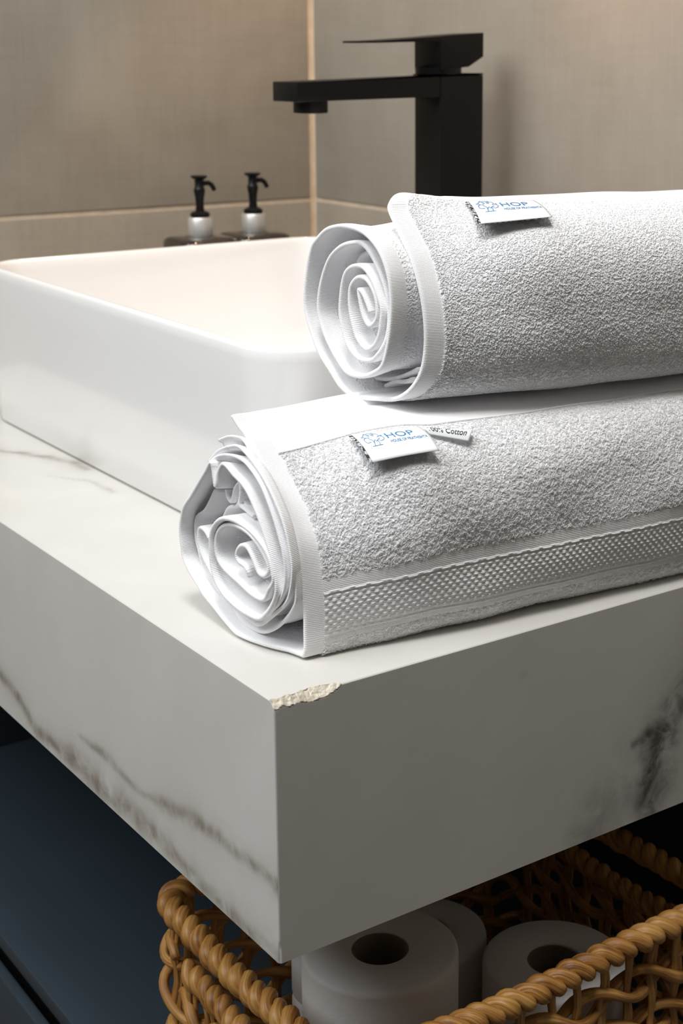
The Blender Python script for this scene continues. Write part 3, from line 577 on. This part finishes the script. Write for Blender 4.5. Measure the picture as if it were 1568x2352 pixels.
def brand_label(parent, corners, bow, drop, asp):
    p = Patch(corners, bow, drop); e = empty('brand_label', parent.location); e.parent = parent; e.location = (0, 0, 0)
    bl = p.sheet('front_fold', M_SATIN, None); bl.parent = e; bl.location = -Vector(parent.location)
    c = [np.array(q) for q in corners]; u = (c[1]-c[0]); down = c[3]-c[0]
    q2 = Patch([c[0]-u*.012, c[1]-u*.012, c[2]-u*.012, c[3]-u*.012], bow, drop); bk = q2.sheet('back_fold', M_LBACK, None, -.0011, .0004, (-.022, .97, .0, .97)); bk.parent = e; bk.location = -Vector(parent.location)
    mb = MB()
    for L in TREE: stroke(mb, p, [_X(*q) for q in L], .0075, .00035, asp)
    for (u_, v_) in ((208, 262), (231, 208), (323, 195), (441, 237)):
        stroke(mb, p, [_X(u_+11*math.cos(k*math.pi/3), v_+9*math.sin(k*math.pi/3)) for k in range(7)], .006, .00035, asp)
    put_text(mb, p, 'HOP', .415, .825, .185, .415, .00035, .0)
    put_text(mb, p, 'HOUSE OF PRATHISHTA', .415, .965, .49, .585, .00035, .012)
    lg = mb.build('label_print', M_BLUE, None, False); lg.parent = e; lg.location = -Vector(parent.location)
    return p

def ssc(*a): return np.array(a)
# lower towel
LR = Roll(LOWER, (.105, .068), (.0795, .0680), (.077, .0670), (6.0, 2.5), .30, .003, .045)
tw = empty('rolled_bath_towel', (.10, .09, 0)); tag(tw, 'white rolled bath towel with woven dotted border, lower one lying on the countertop', 'towel', 'rolled white towels stacked by the basin')
LL = .43; BS = (lambda t: np.interp(t, [0, .012, .042, .084, .43], [.1565, .1550, .1504, .1444, .1430]), .041)
hd = ([0, .015, .06, .105, LL], [.039, .0405, .0465, .059, .061])
sheets(LR, ['L0', 'LA', 'LB', 'LC', 'LD', 'LE'], LL, hd, 'terry_sheet', tw, .0017, .10, BS, (.36, .42))
sk = Skin(LR, 'L0', LL, .0017)
rs = np.random.RandomState(11)
def area_pts(n, s0, s1, t0, t1, rs, dens=None):
    # denser near the open end, thinner towards the far end
    t = t0+(t1-t0)*rs.uniform(0, 1, n)**1.15; return rs.uniform(s0, s1, n), t
S, t = area_pts(34000, .034, .225, .0135, LL-.002, rs)
k = (S > np.interp(t, *hd)+.0008) & ~((S > BS[0](t)-.0006) & (S < BS[0](t)+BS[1]+.0006)); S, t = S[k], t[k]
scatter(sk, S, t, 'terry_pile', tw, .0023, .00075, .00016, 1.2, 5, .0019, 7)
def border():
    s = np.arange(-.0005, BS[1]+.0006, .00062); t = np.arange(.0125, LL, .00075); a, b_ = np.meshgrid(s, t, indexing='ij')
    P, n = sk.at((a+BS[0](b_)).ravel(), b_.ravel()); u = a.ravel(); v = b_.ravel(); hgt = np.zeros_like(u)
    wv = .00035*np.sin(v*2*math.pi/.011)+.0002*np.sin(v*2*math.pi/.0047+1)
    hgt += .0010*np.exp(-((u-.0092-wv)/.00055)**2)+.0007*np.exp(-((u-.0362-wv*.5)/.00042)**2)
    row = (u-.0122)/.00262; ri = np.round(row); ok = (ri >= 0) & (ri <= 8)
    ph = v/.0054+.5*(ri % 2); dv = (ph-np.round(ph))*.0054; du = (row-ri)*.00262
    hgt += np.where(ok, .00115*np.exp(-((dv+du*.25)/.00150)**2-((du)/.00080)**2), 0)
    rb = (u > .0372) & (u < .0405); hgt += np.where(rb, .0003*np.sin((v+u*.6)*2*math.pi/.0024), 0)
    hgt += .00004*np.sin(v*2*math.pi/.0012)
    P = P+n*(.0021+hgt)[:, None]
    fast_mesh('dotted_border', P, grid_quads(len(s), len(t)), M_TERRY, tw)
    o = bpy.data.objects['dotted_border'] if 'dotted_border' in bpy.data.objects else None
    if o:
        at = o.data.attributes.new('flat_weave', 'FLOAT', 'POINT'); at.data.foreach_set('value', np.ones(len(P), np.float32))
        uvl = o.data.uv_layers.new(name='UVMap'); vi = np.empty(len(o.data.loops), np.int32); o.data.loops.foreach_get('vertex_index', vi)
        uvl.data.foreach_set('uv', np.stack([u, v], 1).astype(np.float32)[vi].ravel())
border()
def cord(sk, hd, t0, t1, parent, off, rad, name):
    b = MB(); t = np.arange(t0, t1, .0012); s = np.interp(t, *hd); P, n = sk.at(s, t); P = P+n*off
    P = P+n*(np.sin(t*2*math.pi/.0026)*.00012)[:, None]; b.tube([tuple(p) for p in P], rad, 6); return b.build(name, M_PILE, parent)
cord(sk, hd, .012, LL-.01, tw, .0026, .0007, 'heading_seam')
brand_label(tw, [(0.0974, 0.06663, 0.12841), (0.13704, 0.05051, 0.13118), (0.13577, 0.02635, 0.12103), (0.09492, 0.03909, 0.11699)], .0026, .0006, 1.9)
cl = Patch([(0.13729, 0.05085, 0.13079), (0.17072, 0.03779, 0.12629), (0.16255, 0.03167, 0.12168), (0.13986, 0.04282, 0.12727)], .0016)
c0 = cl.sheet('care_label', M_SATIN, tw, 0., .0002)
mb = MB(); put_text(mb, cl, '100% Cotton', .07, .90, .22, .74, .0004, .0, .3); o = mb.build('lettering', M_INK, None, False); o.parent = c0; o.location = (0, 0, 0)

# upper towel
UR = Roll(UPPER, (.109, .202), (.081, .1990), (.065, .0605), (3.6, 2.6), .21, .1375, .146)
tu = empty('rolled_bath_towel', (.20, .09, .14)); tag(tu, 'white rolled bath towel lying on top of the other rolled towel beside the basin', 'towel', 'rolled white towels stacked by the basin')
UL = .36; hu = ([0, .02, .1, UL], [.012, .013, .018, .020])
sheets(UR, ['U0', 'UA', 'UB', 'UC'], UL, hu, 'terry_sheet', tu, .0010, .07, None, (.31, .37))
su = Skin(UR, 'U0', UL, .0010)
S, t = area_pts(50000, .012, .215, .0135, UL-.002, rs); k = S > np.interp(t, *hu)+.0008; S, t = S[k], t[k]
S2 = rs.uniform(.215, .33, 9000); t2 = rs.uniform(.0135, .05, 9000)
scatter(su, np.r_[S, S2], np.r_[t, t2], 'terry_pile', tu, .0011, .00050, .00022, .5, 6, .0019, 5)
brand_label(tu, [(0.20531, 0.08951, 0.26563), (0.25639, 0.08341, 0.26335), (0.23951, 0.04455, 0.25669), (0.18935, 0.05481, 0.25443)], .0014, .0, 1.5)

# ------------------------------------------------------------------ wicker basket on the shelf
rb = random.Random(4)
def strand_attr(o, coords_):
    at = o.data.attributes.new('strand', 'FLOAT_VECTOR', 'POINT'); at.data.foreach_set('vector', np.asarray(coords_, np.float32).ravel())
class Rope:
    def __init__(s): s.mb = MB(); s.c = []
    def strand(s, P, R, n=10, up=None, flat=1.):
        nv = len(s.mb.V); s.mb.tube(P, R, n, 0, flat, up); L = 0; k0 = rb.uniform(0, 50); P = [Vector(p) for p in P]
        for i in range(len(P)):
            if i: L += (P[i]-P[i-1]).length
            for k in range(n): a = 2*math.pi*k/n; s.c.append((L*28+k0, 2.6*math.cos(a)+k0, 2.6*math.sin(a)))
    def twist(s, path, rad, off, pitch, ns=2, closed=False, ph0=0.):
        P = [Vector(p) for p in path]; L = [0]
        for i in range(1, len(P)): L.append(L[-1]+(P[i]-P[i-1]).length)
        tot = L[-1]; n = int(tot/.0016)
        if closed: pitch = tot/round(tot/pitch)
        cen = []
        for i in range(n+1):
            d = tot*i/n; j = max(0, min(len(P)-2, int(np.searchsorted(L, d))-1)); f = (d-L[j])/max(L[j+1]-L[j], 1e-9); cen.append(P[j].lerp(P[j+1], f))
        for m_ in range(ns):
            Q = []; R = []
            for i, c in enumerate(cen):
                if closed: t = (cen[(i+2) % n]-cen[(i-2) % n]).normalized()
                else: t = (cen[min(i+1, n)]-cen[max(i-1, 0)]).normalized()
                up = Vector((0, 0, 1)); up = (up-t*up.dot(t)).normalized() if abs(t.z) < .95 else Vector((1, 0, 0)); sd = t.cross(up)
                d = tot*i/n; a = ph0+2*math.pi*(d/pitch+m_/ns)
                Q.append(c+(up*math.cos(a)+sd*math.sin(a))*off)
                R.append(rad*(1+.14*math.sin(d*2*math.pi/.031+m_*2)+.10*math.sin(d*2*math.pi/.0137+m_*5)))
            s.strand(Q, R, 12)
    def build(s, name, parent):
        o = s.mb.build(name, M_WICKER, parent); strand_attr(o, s.c); return o
def rrpath(x0, y0, x1, y1, r, z, n=10, dens=.006):
    P = rrect(x0, y0, x1, y1, r, n); out = []
    for i, p in enumerate(P):
        q = P[(i+1) % len(P)]; d = math.dist(p, q); m_ = max(1, int(d/dens))
        for k in range(m_): out.append((p[0]+(q[0]-p[0])*k/m_, p[1]+(q[1]-p[1])*k/m_, z))
    out.append(out[0]); return out
bk = empty('wicker_basket', (.21, .13, -.4485)); tag(bk, 'open weave wicker basket with rope rim holding toilet rolls on the shelf', 'basket')
bx0, by0, bx1, by1, BZ, BB = .043, .001, .384, .252, -.262, -.441
def basket():
    r = Rope(); p = rrpath(bx0, by0, bx1, by1, .022, BZ); p = [(x, y, z+.002*math.sin(x*23)+.0015*math.sin(y*31)) for x, y, z in p]
    r.twist(p, .0056, .0044, .027, 2, True); r.build('rim', bk)
    for xs in (bx0, bx1):
        r = Rope(); sg = 1 if xs == bx0 else -1
        path = [(xs+sg*.001, .040+.17*k/24, BZ-.036-.004*math.sin(math.pi*k/24)) for k in range(25)]
        r.twist(path, .0054, .0042, .026, 2); r.build('handle_rope', bk)
    inn = .002
    def wall(r, p0, p1, handle):
        p0, p1 = Vector((*p0, 0)), Vector((*p1, 0)); d = p1-p0; L = d.length; d.normalize(); nrm = Vector((-d.y, d.x, 0))
        n = int(round(L/.0250)); xs = [L*(k+.5)/n for k in range(n)]
        for x in xs:
            inh = handle and .035 < x < L-.035; zt = BZ-.034 if inh else BZ
            j = rb.uniform(-.002, .002); w_ = rb.uniform(.0036, .0046); t0 = rb.uniform(0, 6)
            for s_ in (-1, 1):
                Q = []; m_ = 20
                for k in range(m_+1):
                    z = zt+(BB-zt)*k/m_; Q.append(p0+d*(x+s_*(.0026*math.sin(k*.33+t0)**2+.0006)+j*math.sin(k*.7))+nrm*(.0012*math.sin(k*1.3+x*40)+s_*.0008)+Vector((0, 0, z)))
                r.strand(Q, w_*(.82 if s_ > 0 else .9), 8, nrm, .42)
    r = Rope()
    wall(r, (bx0+.012, by0), (bx1-.012, by0), False); wall(r, (bx1, by0+.012), (bx1, by1-.012), True)
    wall(r, (bx1-.012, by1), (bx0+.012, by1), False); wall(r, (bx0, by1-.012), (bx0, by0+.012), True)
    r.build('stakes', bk)
    r = Rope(); row = 0; z = BZ-.034
    while z > BB+.012:
        p = rrpath(bx0, by0, bx1, by1, .016, z, 8, .003); P = [Vector(q) for q in p]; n = len(P)
        L = [0]
        for i in range(1, n): L.append(L[-1]+(P[i]-P[i-1]).length)
        per = L[-1]/round(L[-1]/.1)
        for s_ in (0, 1):
            Q = []; R = []
            for i in range(n):
                t = (P[(i+1) % (n-1)]-P[(i-1) % (n-1)]).normalized(); o_ = Vector((t.y, -t.x, 0)); a = 2*math.pi*(L[i]/per)+math.pi*s_+row*1.7
                Q.append(P[i]+o_*(.0050*math.cos(a))+Vector((0, 0, .0100*math.sin(a)*(-1)+.0012*math.sin(L[i]*55+row))))
                R.append(.0041*(1+.14*math.sin(L[i]*95+row+s_*2)+.08*math.sin(L[i]*210)))
            if row == 0: # the handle openings stay free: keep only the long sides
                seg = []; 
                for q, rr in zip(Q, R):
                    free = .045 < q.y < .215 and (q.x < bx0+.012 or q.x > bx1-.012)
                    if free:
                        if len(seg) > 4: r.strand([a_ for a_, _ in seg], [b_ for _, b_ in seg], 9)
                        seg = []
                    else: seg.append((q, rr))
                if len(seg) > 4: r.strand([a_ for a_, _ in seg], [b_ for _, b_ in seg], 9)
            else: r.strand(Q, R, 9)
        z -= .035; row += 1
    r.build('woven_rows', bk)
    r = Rope()
    for k in range(12):
        y = by0+.015+(by1-by0-.03)*k/11; r.strand([(bx0+.008+(bx1-bx0-.016)*i/40, y, BB+.001+.0025*math.cos(math.pi*(i*.5+k))) for i in range(41)], .0040, 8)
    for k in range(16):
        x = bx0+.015+(bx1-bx0-.03)*k/15; r.strand([(x, by0+.008+(by1-by0-.016)*i/30, BB+.001-.0020*math.cos(math.pi*(i*.5+k))) for i in range(31)], .0040, 8)
    o = r.build('base', bk)
    zmin = min(v.co.z for v in o.data.vertices)
basket()

# ------------------------------------------------------------------ toilet rolls in the basket
def troll(x, y, z, label, H_=.088, R=.056, tilt=0.):
    e = empty('toilet_roll', (x, y, z)); tag(e, label, 'toilet roll', 'toilet rolls in the basket')
    ri = .0205
    b = MB(); pr = [(ri, .001), (R-.003, .0), (R-.0006, .0012), (R, .004), (R, H_-.004), (R-.0008, H_-.0012), (R-.003, H_), (R*.7, H_+.0004), (ri+.001, H_), (ri, H_-.001)]
    b.lathe(pr, (0, 0, 0), 72, 0, False); n = 72; b.F += [(9*n+k, 9*n+(k+1) % n, (k+1) % n, k) for k in range(n)]; b.M += [0]*n
    o = b.build('paper', M_PAPER, None, True, 50); o.parent = e
    b = MB(); n = 48; b.lathe([(ri-.0002, .001), (ri-.0002, H_-.0015), (ri-.0012, H_-.0015), (ri-.0012, .001)], (0, 0, 0), n, 0, False); b.F += [(3*n+k, 3*n+(k+1) % n, (k+1) % n, k) for k in range(n)]; b.M += [0]*n
    o = b.build('cardboard_core', M_CARD, None, True, 50); o.parent = e
    e.rotation_euler = (tilt, 0, 0); return e
zb = BB+.005
A1 = (.1430, .1050); A2 = (.2740, .0660); A3 = (.1530, .1930); A4 = (.2280, .170)
troll(*A1, zb, 'white toilet roll at the bottom of the basket, beneath the one at the counter corner', .0865)
troll(*A1, zb+.087, 'white toilet roll on top in the basket, directly below the counter corner', .0865)
troll(*A2, zb, 'white toilet roll at the bottom right of the basket, under the right-hand one', .067, .054)
troll(*A2, zb+.0675, 'white toilet roll on top in the basket, right-hand one partly behind the rim', .067, .054)
troll(*A3, zb, 'slim half-used white toilet roll at the bottom behind the foremost stack', .0865, .027)
troll(*A3, zb+.087, 'slim half-used white toilet roll behind the foremost one, seen as a thin sliver', .0865, .027)
troll(*A4, zb, 'white toilet roll at the back of the basket between the front stacks, bottom one', .062, .050)
troll(*A4, zb+.0625, 'white toilet roll at the back of the basket between the front stacks, top one', .060, .050)
